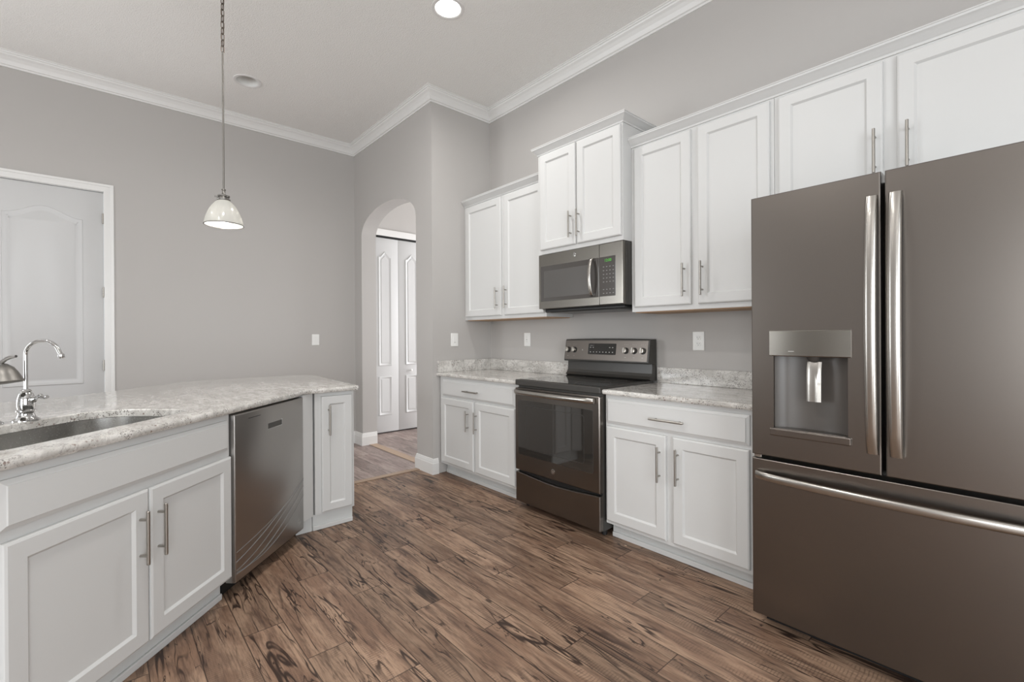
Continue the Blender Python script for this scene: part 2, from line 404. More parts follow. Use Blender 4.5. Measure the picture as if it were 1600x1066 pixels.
# hall behind the arch
HX = -1.93
b = MB(); b.box(HX - .12, HX, -.5, -.36, 0, CZ); b.box(HX - .12, HX, 1.16, 3.0, 0, CZ); b.box(HX - .12, HX, -.36, 1.16, 2.53, CZ)
struct(b.build('wall_hall', M['wall']))
b = MB(); b.box(-2.5, 0.0, 3.0, 3.1, 0, CZ); struct(b.build('wall_hall_end', M['wall']))
b = MB(); b.box(-0.12, 0.0, 0.12, 3.0, 0, CZ); struct(b.build('wall_hall_side', M['wall']))
b = MB(); b.box(HX - .8, HX - .68, -.5, 3.0, 0, CZ); struct(b.build('wall_closet', M['wall']))
# far sides of the room (behind the camera), with openings added for the fill lights
b = MB(); b.box(6.35, XE + .1, YS - .1, YS, 0, CZ); b.box(WX - .12, 4.15, YS - .1, YS, 0, CZ)
b.box(4.15, 6.35, YS - .1, YS, 0, .25); b.box(4.15, 6.35, YS - .1, YS, 2.65, CZ); struct(b.build('wall_front', M['wall']))
b = MB(); b.box(XE, XE + .1, -2.15, 0, 0, CZ); b.box(XE, XE + .1, YS, -4.85, 0, CZ)
b.box(XE, XE + .1, -4.85, -2.15, 0, .25); b.box(XE, XE + .1, -4.85, -2.15, 2.65, CZ); struct(b.build('wall_side', M['wall']))

# crown moulding and baseboards
z = CZ
CP = [(0, z - .104), (.010, z - .104), (.012, z - .092), (.022, z - .088), (.026, z - .078), (.034, z - .060), (.050, z - .040), (.066, z - .029), (.070, z - .020), (.078, z - .017), (.080, z - .008), (.088, z - .006), (.088, z), (0, z)]
struct(sweep(MB(), [(WX, YS), (WX, AY), (0, AY), (0, 0), (XE, 0)], CP).build('trim_1', M['trim']))
BP = [(0, 0), (.016, 0), (.016, .098), (.013, .104), (.013, .112), (.008, .124), (.006, .137), (0, .140)]
struct(sweep(MB(), [(WX, DY1 + .06), (WX, AY), (AX0, AY), (AX0, AY + .172)], BP).build('baseboard_back', M['trim'], smooth=25))
struct(sweep(MB(), [(AX1, AY + .172), (AX1, AY), (0, AY), (0, -.62)], BP).build('baseboard_arch', M['trim'], smooth=25))

# ------------------------------------------------------------------ relief helpers for doors
def relief(mb, pts, face, d=1.0, rise=0.006):
    """raised moulding and field on a face: pts 2D (u,z) ccw, face(u,z,h)->3D"""
    L = [(0.0, 0.0), (0.005, rise), (0.011, rise * 1.15), (0.030, rise * 0.25), (0.040, rise * 0.1), (0.046, rise * 0.1), (0.052, rise * 0.55)]
    mb.loops([[face(u, zz, h) for u, zz in offset(pts, o * d)] for o, h in L], cap0=False)
def arched_panel(u0, u1, z0, zs, za, n=16, kind='curve'):
    top = []
    if kind == 'ogee': n = 4
    for i in range(n + 1):
        t = (i / n) if kind == 'curve' else (0, .14, .5, .86, 1)[i]; u = u1 + (u0 - u1) * t
        s = math.sin(PI * t)
        h = s ** 2.2 if kind == 'curve' else (0, 0.0, 1, 0.0, 0)[i]
        top.append((u, zs + (za - zs) * h))
    return [(u0, z0), (u1, z0)] + top

# left door
door = MB(); door.box(WX - .045, WX - .008, DY0 + .010, DY1 - .007, 0.01, DZ - .012, .002)
fc = lambda u, zz, h: (WX - .008 + h, u, zz)
pu0, pu1 = DY0 + .142, DY1 - .136
relief(door, arched_panel(pu0, pu1, .862, 2.235, 2.315), fc, rise=.008)
relief(door, [(pu0, .22), (pu1, .22), (pu1, .70), (pu0, .70)], fc, rise=.008)
door1 = struct(door.build('door_1', M['door'], smooth=40))
cs = MB()
for a, c in ((DY1 - .004, DY1 + .062), (DY0 - .062, DY0 + .004)):
    cs.box(WX - .001, WX + .014, a, c, 0, DZ + .062, .003)
    cs.box(WX + .012, WX + .020, c - .022 if a > DY0 + .1 else a + .002, c - .002 if a > DY0 + .1 else a + .022, 0, DZ + .060, .002)
cs.box(WX - .001, WX + .0142, DY0 - .06, DY1 + .06, DZ - .004, DZ + .062, .003)
cs.box(WX + .012, WX + .0202, DY0 - .058, DY1 + .058, DZ + .040, DZ + .060, .002)
for a, c in ((DY1 - .006, DY1), (DY0, DY0 + .006)): cs.box(WX - .12, WX, a, c, 0, DZ)
cs.box(WX - .12, WX, DY0, DY1, DZ - .008, DZ)
cs.build('door_casing', M['trim'], door1)
for zc in (2.264, 1.634, 1.010, .25):
    h = MB(); h.cyl((WX + .004, DY1 - .009, zc - .045), (WX + .004, DY1 - .009, zc + .045), .0065, 10)
    for k in range(4): h.cyl((WX + .004, DY1 - .009, zc - .038 + k * .023), (WX + .004, DY1 - .009, zc - .031 + k * .023), .0078, 10)
    h.build('hinge', M['nickel'], door1)

# closet bifold
cas = MB(); cas.box(HX - .10, HX + .018, -.36, 1.16, 2.530, 2.612, .004)
door2 = struct(cas.build('door_2', M['trim']))
b = MB(); b.box(HX - .06, HX - .02, -.355, 1.155, 2.508, 2.530); b.build('track', M['black'], door2)
for k in range(4):
    y0 = -.359 + .38 * k; b = MB(); b.box(HX - .055, HX - .018, y0 + .0015, y0 + .3785, .018, 2.506, .002)
    fc2 = lambda u, zz, h: (HX - .018 + h, u, zz)
    relief(b, arched_panel(y0 + .100, y0 + .280, .868, 2.265, 2.335, 18, 'ogee'), fc2, .8, .009)
    relief(b, [(y0 + .100, .235), (y0 + .280, .235), (y0 + .280, .732), (y0 + .100, .732)], fc2, .8, .009)
    leaf = b.build('door_leaf', M['door'], door2, smooth=40)
    if k in (1, 2):
        kb = MB(); kb.lathe([(.006, 0), (.006, .012), (.014, .018), (.016, .026), (.010, .033), (.001, .034)], (HX - .018, .196 if k == 1 else .59, .795), 20, (1, 0, 0))
        kb.build('knob', M['plastic'], leaf, smooth=40)

# ------------------------------------------------------------------ cabinets
def shaker(w, h, x, z, yf, t=.020, rail=.057, flat=False):
    """door leaf : front at local y=yf-t, back at yf"""
    mb = MB()
    def rect(i, y): return [(x + i, y, z + i), (x + w - i, y, z + i), (x + w - i, y, z + h - i), (x + i, y, z + h - i)]
    if flat: mb.loops([rect(0, yf), rect(0, yf - t * .45), rect(.014, yf - t * .82), rect(.016, yf - t)])
    else: mb.loops([rect(0, yf), rect(0, yf - t + .007), rect(.002, yf - t + .003), rect(.008, yf - t), rect(rail, yf - t), rect(rail + .003, yf - t + .003), rect(rail + .009, yf - t + .0095)])
    return mb
def bar_handle(parent, x, z, L, yface, vertical=True, name='handle'):
    mb = MB(); st = .032; r = .006; d = L * .5; q = L * .5 - .032
    if vertical:
        mb.cyl((x, yface - st, z - d), (x, yface - st, z + d), r, 14)
        for s_ in (-q, q): mb.cyl((x, yface + .001, z + s_), (x, yface - st, z + s_), .0045, 10)
    else:
        mb.cyl((x - d, yface - st, z), (x + d, yface - st, z), r, 14)
        for s_ in (-q, q): mb.cyl((x + s_, yface + .001, z), (x + s_, yface - st, z), .0045, 10)
    return mb.build(name, M['nickel'], parent, smooth=40)
def cabinet_door(cab, x0, x1, z0, z1, yf, hx=None, hz=None, hl=.18, rail=.057):
    o = shaker(x1 - x0, z1 - z0, x0, z0, yf, rail=rail).build('door', M['cab'], cab)
    if hx is not None: bar_handle(o, hx, hz, hl, yf - .020)
    return o
def drawer(cab, x0, x1, z0, z1, yf, hx=None, hl=.2, name='drawer'):
    o = shaker(x1 - x0, z1 - z0, x0, z0, yf, flat=True).build(name, M['cab'], cab)
    if hx is not None: bar_handle(o, hx, (z0 + z1) / 2 - .006, hl, yf - .020, False)
    return o
CCP = [(0, 0), (.006, 0), (.008, .010), (.016, .016), (.026, .030), (.036, .040), (.040, .043), (.041, .052), (.044, .053), (.044, .058), (0, .058)]
def crown_prof(z0, sc_=1.0): return [(o * sc_, z0 + zz * sc_) for o, zz in CCP]

# uppers, left of the range (x .002..1.078)
c = thing('wall_cabinet', 'white two-door wall cabinet in the corner left of the microwave', 'cabinet', (0, 0, 1.385))
MB().box(.003, 1.076, -.31, -.002, .006, 1.07).build('body', M['cab'], c)
MB().box(.020, 1.060, -.295, -.02, .0, .006).build('underside', M['wood_under'], c)
cabinet_door(c, .035, .548, .035, 1.058, -.31, .503, .185, .185)
cabinet_door(c, .588, 1.060, .035, 1.058, -.31, .622, .187, .185)
sweep(MB(), [(.003, -.31), (1.076, -.31)], crown_prof(1.070)).build('crown', M['cab'], c, smooth=30)
# tall middle one over the microwave
c = thing('wall_cabinet', 'taller white wall cabinet stepped forward directly above the microwave', 'cabinet', (1.085, 0, 1.853))
MB().box(0, .766, -.40, -.002, 0, .752).build('body', M['cab'], c)
cabinet_door(c, .030, .378, .030, .742, -.40, .342, .170, .185)
cabinet_door(c, .392, .757, .030, .742, -.40, .415, .170, .185)
sweep(MB(), [(0, -.002), (0, -.40), (.766, -.40), (.766, -.002)], crown_prof(.752, .95)).build('crown', M['cab'], c, smooth=30)
# right run
c = thing('wall_cabinet', 'white two-door wall cabinet between the microwave and the refrigerator', 'cabinet', (1.853, 0, 1.385))
MB().box(0, .857, -.31, -.002, .006, 1.07).build('body', M['cab'], c)
MB().box(.018, .84, -.295, -.02, .0, .006).build('underside', M['wood_under'], c)
cabinet_door(c, .028, .411, .035, 1.058, -.31, .374, .180, .195)
cabinet_door(c, .453, .840, .035, 1.058, -.31, .484, .180, .195)
c = thing('wall_cabinet', 'short white two-door cabinet mounted above the slate refrigerator', 'cabinet', (2.712, 0, 1.84))
MB().box(0, .955, -.31, -.002, 0, .615).build('body', M['cab'], c)
cabinet_door(c, .022, .444, .03, .603, -.31, .417, .205, .195)
cabinet_door(c, .492, .93, .03, .603, -.31, .530, .205, .195)
cr = sweep(MB(), [(1.8525, -.31), (3.667, -.31), (3.667, -.002)], crown_prof(2.456)).build('cabinet_crown', M['cab'], smooth=30)
tag(cr, 'long white crown moulding topping the wall cabinets right of the microwave', 'moulding')

def base_cab(label, loc, rz, W, depth, doors, drw, toe_rec=.068, toe_x=(0, 0), body_top=.8815, name='base_cabinet', drwname='drawer', extra_rail=.057):
    c = thing(name, label, 'cabinet', loc, rz)
    MB().box(0, W, 0, depth, .10, body_top).build('body', M['cab'], c)
    t = MB(); t.box(toe_x[0], W - toe_x[1], toe_rec, toe_rec + .02, 0, .10); t.build('toe_kick', M['toe'], c)
    s_ = MB(); s_.box(toe_x[0], W - toe_x[1], toe_rec - .012, toe_rec, 0, .030, .005); s_.build('toe_moulding', M['cab'], c)
    for d in doors: cabinet_door(c, *d[:4], 0, *d[4:], rail=extra_rail)
    for d in drw: drawer(c, *d[:4], 0, *d[4:], name=drwname)
    return c
YF = -.600
base_cab('white base cabinet in the corner left of the range', (.016, YF, 0), 0, 1.062, .597,
         [(.034, .510, .122, .697, .448, .535, .175), (.536, 1.020, .122, .697, .562, .535, .175)], [(.052, 1.022, .714, .858, .505, .20)])
base_cab('white base cabinet between the range and the refrigerator', (1.858, YF, 0), 0, .925, .597,
         [(.014, .409, .122, .693, .374, .535, .192), (.448, .842, .122, .693, .482, .540, .192)], [(.014, .842, .712, .858, .425, .205)])

# granite counters on the range wall
gt = slab(MB(), [(0.001, -.636), (1.082, -.636), (1.082, -.001), (0.001, -.001)], .884, .914, r=.010).build('countertop', M['granite'])
tag(gt, 'white speckled granite worktop left of the range', 'countertop')
b = MB(); b.box(.021, 1.082, -.021, -.001, .914, 1.019, .003); b.box(.001, .021, -.628, -.001, .914, 1.019, .003); b.build('backsplash', M['granite'], gt)
gt = slab(MB(), [(1.856, -.636), (2.789, -.636), (2.789, -.001), (1.856, -.001)], .884, .914, r=.010).build('countertop', M['granite'])
tag(gt, 'grey-white granite worktop between the range and the refrigerator', 'countertop')
b = MB(); b.box(1.856, 2.789, -.021, -.001, .914, 1.019, .003); b.build('backsplash', M['granite'], gt)

# ------------------------------------------------------------------ peninsula
R2 = math.sqrt(2)
def sn(s_, n_): return ((s_ + n_) / R2, (n_ - s_) / R2)      # run coordinates -> world xy
KD = -1.36 / R2; KF = KD - .020                              # door front, frame front (n)
SL = 3.455
x0, y0 = sn(SL, KF)
A45 = math.radians(135)
W = SL - 2.492
L = lambda s_: SL - s_                                        # s -> local x
base_cab('white sink base cabinet with a long blank panel over two doors', (x0, y0, 0), A45, W, .565,
         [(L(3.432), L(2.964), .113, .680, L(3.005), .515, .195), (L(2.956), L(2.500), .113, .680, L(2.924), .515, .195)],
         [(L(3.438), L(2.512), .713, .853)], toe_rec=.048, drwname='blank_panel', name='sink_cabinet', body_top=.64)
sc_cab = [o for o in COL.objects if o.name == 'sink_cabinet'][0]
b = MB(); b.box(0, W, 0, .02, .64, .8815); b.box(0, .018, .02, .565, .64, .8815); b.box(W - .018, W, .02, .565, .64, .8815); b.build('upper_rail', M['cab'], sc_cab)

# dishwasher
SD0, SD1 = 2.478, 1.838
x0, y0 = sn(SD0, KD)
dw = thing('dishwasher', 'stainless steel dishwasher with clouded film under the peninsula worktop', 'dishwasher', (x0, y0, 0), A45)
WD = SD0 - SD1
MB().box(.012, WD - .012, .052, .56, .10, .868).build('body', M['black'], dw)
dd = MB(); dd.loops([[(x_ , y_, z_) for x_, z_ in rrect(i, WD - i, .068 + i, .872 - i, .004, 3)] for i, y_ in ((0, .050), (0, .006), (.002, .002), (.006, 0))])
dwd = dd.build('door', M['steel'], dw, smooth=30)
MB().box(.02, WD - .02, .085, .105, 0, .10).build('toe_kick', M['black'], dw)
dl = lambda s_: SD0 - s_
b = MB(); b.box(dl(2.206), dl(2.076), -.0015, .002, .752, .780, .001); b.build('display_window', M['darkgrey'], dwd)
b = MB()
for a_, b_ in (((dl(2.206) - .004, .748), (dl(2.076) + .004, .784)),):
    b.box(a_[0], b_[0], -.001, .002, a_[1], a_[1] + .003); b.box(b_[0] - .003, b_[0], -.001, .002, a_[1], b_[1])
b.build('display_frame', M['chrome'], dwd)
b = MB(); b.box(.105, .205, -.0008, .002, .836, .839); b.build('vent_slot', M['black'], dwd)
for q in range(5):
    pts = []
    for i in range(22):
        t = i / 21; xx_ = .004 + (WD - .008) * t
        zz_ = .118 + .018 * q + (.16 + .012 * q) * t ** 2.1 - .03 * math.sin(t * 3 + q)
        pts.append((xx_, -.0006, min(zz_, .86)))
    MB().tube(pts, .0011 + .0004 * (q % 2), 5).build('film_crease', M['film'], dwd)
b = MB(); b.lathe([(.017, 0), (.017, .0012), (.0148, .0016), (.0148, .0004), (.001, .0004)], (dl(1.895), .0005, .128), 24, (0, -1, 0)); em = b.build('emblem', M['mark'], dwd)
text('emblem_letters', 'GE', .014, M['mark'], dwd, (dl(1.895), -.001, .128), (PI / 2, 0, 0))

# angled filler between dishwasher and end cabinet
fx0, fy0 = sn(1.822, KF + .008)
fil = MB(); P1 = Vector((fx0, fy0)); P2 = Vector((.545, -1.899))
dirv = (P2 - P1).normalized(); nb = Vector((dirv.y, -dirv.x)) * -.02
fil.loops([[(*P1, zz), (*P2, zz), (P2.x - .10, P2.y, zz), (P2.x - .12, P2.y - .01, zz), (P1.x - .03, P1.y - .015, zz)] for zz in (.100, .8815)])
fo = fil.build('filler_panel', M['cab']); tag(fo, 'narrow white filler panel beside the dishwasher, right of its door', 'panel')
MB().box(.43, .528, -2.0, -1.902, 0, .10).build('toe_kick', M['toe'], fo)

# end cabinet
ec = base_cab('narrow white single-door cabinet closing the end of the peninsula', (.542, -1.886, 0), PI / 2, .256, .60,
              [(.038, .240, .113, .858, .080, .705, .195)], [], toe_rec=.014, toe_x=(-.012, .008), name='end_cabinet', extra_rail=.05)
# knee wall carrying the bar overhang
kw = MB(); bx = [(-.085, -1.640), (-.085, -2.30), (.60, -3.02), (1.05, -3.90), (.93, -3.95), (.50, -3.10), (-.205, -2.35), (-.205, -1.640)]
kw.loops([[(*p, zz) for p in bx] for zz in (0, .8815)]); ko = kw.build('knee_wall', M['wall'])
tag(ko, 'low grey partition behind the peninsula cabinets, under its worktop', 'partition')

# peninsula worktop with sink cut-out
hs0, hs1, hn0, hn1 = 2.580, 3.385, -1.525, -1.078
hole_l = arc(hs0 + .20, hn1 - .10, .10, 90, 90, 1)[:1]
def hpt(s_, n_): return sn(s_, n_)
hole = []
hl_ = [(hs1 - .06, hn1), (3.10, hn1 + .004), (2.90, hn1 + .006), (2.74, hn1 + .002)] \
    + [(hs0 + .10 - .10 * math.sin(a), hn1 - .08 + .08 * math.cos(a)) for a in [math.radians(q) for q in (20, 40, 60, 80)]] \
    + [(hs0 - .004, -1.22), (hs0 - .003, -1.30)] \
    + [(hs0 + .16 - .16 * math.cos(a), hn0 + .17 - .17 * math.sin(a)) for a in [math.radians(q) for q in (8, 22, 36, 50, 64, 78, 90)]] \
    + [(2.98, hn0), (hs1 - .16, hn0)] \
    + [(hs1 - .16 + .16 * math.sin(a), hn0 + .17 - .17 * math.cos(a)) for a in [math.radians(q) for q in (20, 45, 70, 90)]] \
    + [(hs1, hn1 - .06), (hs1 - .02, hn1 - .02)]
hole = [hpt(*p) for p in hl_]
def area2(p): return sum(p[i - 1][0] * p[i][1] - p[i][0] * p[i - 1][1] for i in range(len(p)))
if area2(hole) < 0: hole = hole[::-1]
KE = KD + .012
fr_ = [sn(4.5, KE), sn(3.2, KE), sn(2.45, KE), sn(1.90, KE), (.612, -1.985), (.590, -1.945), (.584, -1.90), (.584, -1.66), (.578, -1.612), (.555, -1.600)]
bk_ = [(0.0, -1.556), (-.46, -1.530), (-.565, -1.545), (-.625, -1.60), (-.655, -1.69), (-.660, -2.34), (-.64, -2.40), (-.60, -2.455), (-.18, -2.87), (-.02, -3.06), (.06, -3.28), (.18, -3.60), (.9, -4.35)]
out_ = fr_ + bk_
if area2(out_) < 0: out_ = out_[::-1]
pt = slab(MB(), out_, .882, .914, holes=[hole], r=.012, hr=.004).build('peninsula_countertop', M['granite'], smooth=35)
tag(pt, 'large angled granite peninsula worktop with an undermount sink cut-out', 'countertop')
# sink bowl
sk = MB()
big = offset(hole, -.004)
lv = [(.0, .880), (.002, .80), (.006, .72), (.020, .690), (.06, .680)]
sk.loops([[(*p, zz) for p in offset(big, o)] for o, zz in lv] , cap0=False)
lip = offset(hole, -.022)
sk.loops([[(*p, .8815) for p in lip], [(*p, .880) for p in big]], cap0=False, cap1=False)
so = sk.build('sink', M['sink'], smooth=50); tag(so, 'undermount stainless steel sink bowl set into the peninsula worktop', 'sink')

# ------------------------------------------------------------------ faucets
fx_, fy_ = sn(2.867, -1.563)
f = thing('water_faucet', 'small chrome gooseneck drinking water tap with side lever', 'faucet', (fx_, fy_, .914), PI / 4)   # local x = towards the sink
MB().lathe([(.041, 0), (.041, .003), (.030, .012), (.024, .026), (.026, .034), (.031, .037), (.031, .042), (.026, .045), (.028, .060), (.027, .085), (.022, .105), (.016, .112), (.018, .117), (.012, .124), (.001, .126)], seg=36).build('body', M['chrome'], f, smooth=40)
pts = [(0, 0, .118), (0, 0, .20), (0, 0, .258)]
for i in range(1, 17):
    a = PI - PI * i / 16 * .86; pts.append((.072 + .072 * math.cos(a), 0, .262 + .056 * math.sin(a)))
pts.append((.150, 0, .262))
sp = MB(); sp.tube(pts, .0068, 12); sp.lathe([(.008, 0), (.011, .004), (.011, .014), (.007, .018)], (.1545, 0, .2475), 16, (-.2, 0, 1)); sp.build('spout', M['chrome'], f, smooth=40)
lv = MB(); lv.tube([(.02, 0, .080), (.034, 0, .086), (.040, 0, .088)], [.012, .014, .008], 12)
lv.tube([(.036, 0, .086), (.052, 0, .094), (.062, 0, .098), (.072, 0, .092), (.082, 0, .090), (.092, 0, .095)], [.006, .007, .009, .006, .0055, .007], 10); lv.build('lever', M['chrome'], f, smooth=40)

fx_, fy_ = sn(2.960, -1.590)
f = thing('kitchen_faucet', 'tall chrome kitchen faucet with bell-shaped spray head cut by the left edge', 'faucet', (fx_, fy_, .914), PI / 4)
MB().lathe([(.030, 0), (.030, .004), (.020, .012), (.0165, .03), (.0155, .10), (.0150, .20)], seg=28).build('body', M['chrome'], f, smooth=40)
b = MB(); q = Vector((-.12, 0, 1)).normalized()
b.lathe([(.001, .006), (.030, .004), (.034, -.004), (.058, -.002), (.064, .004), (.060, .010), (.053, .030), (.040, .056), (.022, .072), (.001, .077)], (.036, 0, .158), 32, q)
b.build('spray_head', M['rod'], f, smooth=45)
b = MB(); b.tube([(-.01, 0, .215), (.03, 0, .232), (.057, 0, .250), (.080, 0, .258), (.098, 0, .260)], [.011, .009, .007, .007, .005], 12); b.build('lever', M['chrome'], f, smooth=40)

# ------------------------------------------------------------------ refrigerator
FX, FYF = 2.797, -.834
fr = thing('refrigerator', 'large slate grey french-door refrigerator with a bottom freezer drawer', 'refrigerator', (FX, 0, 0))
FWD = .914
b = MB(); b.box(.006, FWD - .006, FYF + .078, -.03, .03, 1.795, .004); b.build('body', M['darkgrey'], fr)
b = MB(); b.box(.02, FWD - .02, FYF + .10, FYF + .14, .0, .06); b.build('toe_grille', M['black'], fr)
DT = .070
def fdoor(x0, x1, z0, z1, hole=None, r=.005):
    mb = MB()
    st = [(.0, FYF + DT), (.0, FYF + r), (r * .3, FYF + r * .3), (r, FYF)]
    rs = [[mb.bm.verts.new((x, y, zz)) for x, zz in ((x0 + i, z0 + min(i, .004)), (x1 - i, z0 + min(i, .004)), (x1 - i, z1 - min(i, .004)), (x0 + i, z1 - min(i, .004)))] for i, y in st]
    for a, c_ in zip(rs, rs[1:]):
        for i in range(4): mb.bm.faces.new((a[i], a[(i + 1) % 4], c_[(i + 1) % 4], c_[i]))
    mb.bm.faces.new(rs[0])
    if not hole: mb.bm.faces.new(rs[-1])
    else:
        hx0, hx1, hz0, hz1 = hole
        h = [mb.bm.verts.new((x, FYF, zz)) for x, zz in ((hx0, hz0), (hx1, hz0), (hx1, hz1), (hx0, hz1))]
        hb = [mb.bm.verts.new((x, FYF + .012, zz)) for x, zz in ((hx0, hz0), (hx1, hz0), (hx1, hz1), (hx0, hz1))]
        for i in range(4):
            mb.bm.faces.new((rs[-1][i], rs[-1][(i + 1) % 4], h[(i + 1) % 4], h[i])); mb.bm.faces.new((h[i], h[(i + 1) % 4], hb[(i + 1) % 4], hb[i]))
    return mb
HO = (.087, .341, .857, 1.158)
ld = fdoor(0, .440, .735, 1.817, HO).build('door', M['slate'], fr); ld['label'] = 'left refrigerator door with the water dispenser'
rd = fdoor(.451, FWD, .735, 1.817).build('door', M['slate'], fr); rd['label'] = 'plain right refrigerator door'
fz = fdoor(0, FWD, .062, .720).build('freezer_drawer', M['slate'], fr)
def vhandle(parent, xc, z0, z1, wd=.036):
    mb = MB(); n = 24; lp = []
    for i in range(n + 1):
        t = i / n; zz = z0 + (z1 - z0) * t; bow = math.sin(PI * t) ** .55
        y = FYF - .018 - .036 * bow; th = .009
        sec = [(-.5, 0), (-.42, -.75), (-.2, -1), (.2, -1), (.42, -.75), (.5, 0), (.42, .8), (-.42, .8)]
        lp.append([(xc + u * wd, y + v_ * th, zz) for u, v_ in sec])
    mb.loops(lp)
    for zz in (z0 + .012, z1 - .012): mb.box(xc - .012, xc + .012, FYF - .022, FYF + .001, zz - .010, zz + .010)
    return mb.build('handle', M['handle'], parent, smooth=60)
vhandle(ld, 3.2145 - FX, .812, 1.730); vhandle(rd, 3.2815 - FX, .812, 1.730, .038)
mb = MB(); n = 30; lp = []
for i in range(n + 1):
    t = i / n; xx_ = .022 + (FWD - .044) * t; bow = math.sin(PI * t) ** .5
    y = FYF - .016 - .044 * bow
    lp.append([(xx_, y + v_ * .009, .656 + u * .034) for u, v_ in [(-.5, 0), (-.42, -.75), (-.2, -1), (.2, -1), (.42, -.75), (.5, 0), (.42, .8), (-.42, .8)]])
mb.loops(lp); mb.box(.03, .05, FYF - .02, FYF + .001, .645, .667); mb.box(FWD - .05, FWD - .03, FYF - .02, FYF + .001, .645, .667)
mb.build('handle', M['handle'], fz, smooth=60)
b = MB(); b.box(.004, .034, FYF + .012, FYF + .05, .721, .734, .002); b.build('hinge', M['handle'], fr)
# dispenser
b = MB(); hx0, hx1, hz0, hz1 = HO
lp = []
cv = [(hx0 + (hx1 - hx0) * i / 12, FYF + .012 + .050 * math.sin(PI * i / 12) ** .5) for i in range(13)]
top_ = [b.bm.verts.new((x, y, hz1)) for x, y in cv]; bt_ = [b.bm.verts.new((x, y, hz0)) for x, y in cv]
for i in range(12): b.bm.faces.new((top_[i], top_[i + 1], bt_[i + 1], bt_[i]))
b.bm.faces.new(top_); b.bm.faces.new(bt_[::-1])
b.build('dispenser_recess', M['recess'], ld, smooth=40)
b = MB(); lp = []
for i in range(17):
    t = i / 16; x_ = .073 + .279 * t; yb = FYF - .006 - .008 * math.sin(PI * t)
    lp.append([(x_, FYF + .002, 1.152), (x_, yb + .002, 1.152), (x_, yb, 1.155), (x_, yb, 1.253), (x_, yb + .002, 1.256), (x_, FYF + .002, 1.256)])
b.loops(lp); b.build('dispenser_panel', M['slate_light'], ld, smooth=30)
b = MB(); b.box(.145, .166, FYF - .0140, FYF - .0110, 1.171, 1.1735); b.build('panel_mark', M['mark'], ld)
b = MB(); b.box(.073, .352, FYF - .012, FYF + .004, .826, .856, .004); b.box(.09, .338, FYF - .004, FYF + .050, .852, .858, .002); b.build('drip_tray', M['slate'], ld)
b = MB(); b.lathe([(.018, 0), (.024, .010), (.026, .020)], (.226, FYF + .022, 1.134), 20); b.build('nozzle', M['darkgrey'], ld, smooth=40)
b = MB(); b.loops([[(.202, FYF + .010 + a, zz), (.215, FYF + .004 + a, zz), (.228, FYF + .007 + a, zz), (.240, FYF + .004 + a, zz), (.252, FYF + .010 + a, zz), (.252, FYF + .016 + a, zz), (.202, FYF + .016 + a, zz)] for a, zz in ((.012, 1.132), (.004, 1.10), (.001, 1.04), (.0, .976))])
b.build('dispenser_paddle', M['handle'], ld, smooth=40)

# ------------------------------------------------------------------ range
RX0, RW = 1.0865, .7645
rg = thing('range', 'slate electric range with black glass cooktop and wide oven window', 'range', (RX0, 0, 0))
b = MB(); b.box(.003, RW - .003, -.620, -.03, .045, .885); b.build('body', M['darkgrey'], rg)
for x_ in (.04, RW - .04):
    for y_ in (-.56, -.08): MB().cyl((x_, y_, 0), (x_, y_, .046), .018, 14).build('foot', M['black'], rg)
b = MB(); b.box(-.001, RW + .001, -.652, -.065, .885, .926, .006, 3); ck = b.build('cooktop_frame', M['darkgrey'], rg)
b = MB(); b.box(.022, RW - .022, -.628, -.085, .924, .9285, .002); ct = b.build('cooktop', M['cooktop'], rg)
for cx_, cy_, r1 in ((.20, -.47, .095), (.57, -.47, .115), (.20, -.22, .075), (.57, -.22, .075)):
    b = MB(); rr_ = [[(cx_ + r * math.cos(2 * PI * i / 48), cy_ + r * math.sin(2 * PI * i / 48), zz) for i in range(48)] for r, zz in ((r1, .9284), (r1, .9287), (r1 - .002, .9287), (r1 - .002, .9284))]
    b.loops(rr_, False, False); b.build('burner_ring', M['recess'], ct)
od = MB()
od.loops([[(x_, y_, z_) for x_, z_ in rrect(.002 + i, RW - .002 - i, .278 + i, .868 - i, .004, 3)] for i, y_ in ((0, -.620), (0, -.650), (.004, -.655))])
odo = od.build('oven_door', M['slate'], rg, smooth=30)
wz = MB(); wz.loops([[(x_, y_, z_) for x_, z_ in rrect(.036 + i, .716 - i, .392 + i, .783 - i, .012, 4)] for i, y_ in ((0, -.654), (0, -.6562), (.0015, -.657))])
wz.build('oven_window', M['ovenglass'], odo)
b = MB(); b.loops([[(x_, y_, z_) for x_, z_ in rrect(.11 + i, .645 - i, .44 + i, .745 - i, .02, 5)] for i, y_ in ((0, -.6570), (.0, -.6574), (.003, -.6575), (.0031, -.6571))], cap0=False, cap1=False)
b.build('window_liner', M['darkgrey'], odo)
hb = MB(); n = 30; lp = []
for i in range(n + 1):
    t = i / n; bow = math.sin(PI * t) ** .4
    y = -.672 - .034 * bow; x_ = .020 + (RW - .050) * t
    lp.append([(x_, y + .011 * math.cos(a), .842 + .017 * math.sin(a)) for a in [2 * PI * k / 12 for k in range(12)]])
hb.loops(lp); hb.box(.024, .05, -.68, -.650, .832, .852); hb.box(RW - .06, RW - .034, -.68, -.650, .832, .852)
hb.build('handle', M['handle'], odo, smooth=60)
em = MB(); em.lathe([(.016, 0), (.016, .002), (.0135, .0026), (.013, .0008), (.001, .0008)], (.376, -.6552, .334), 28, (0, -1, 0)); em = em.build('emblem', M['chrome'], odo)
text('emblem_letters', 'GE', .013, M['chrome'], odo, (.376, -.657, .334), (PI / 2, 0, 0))
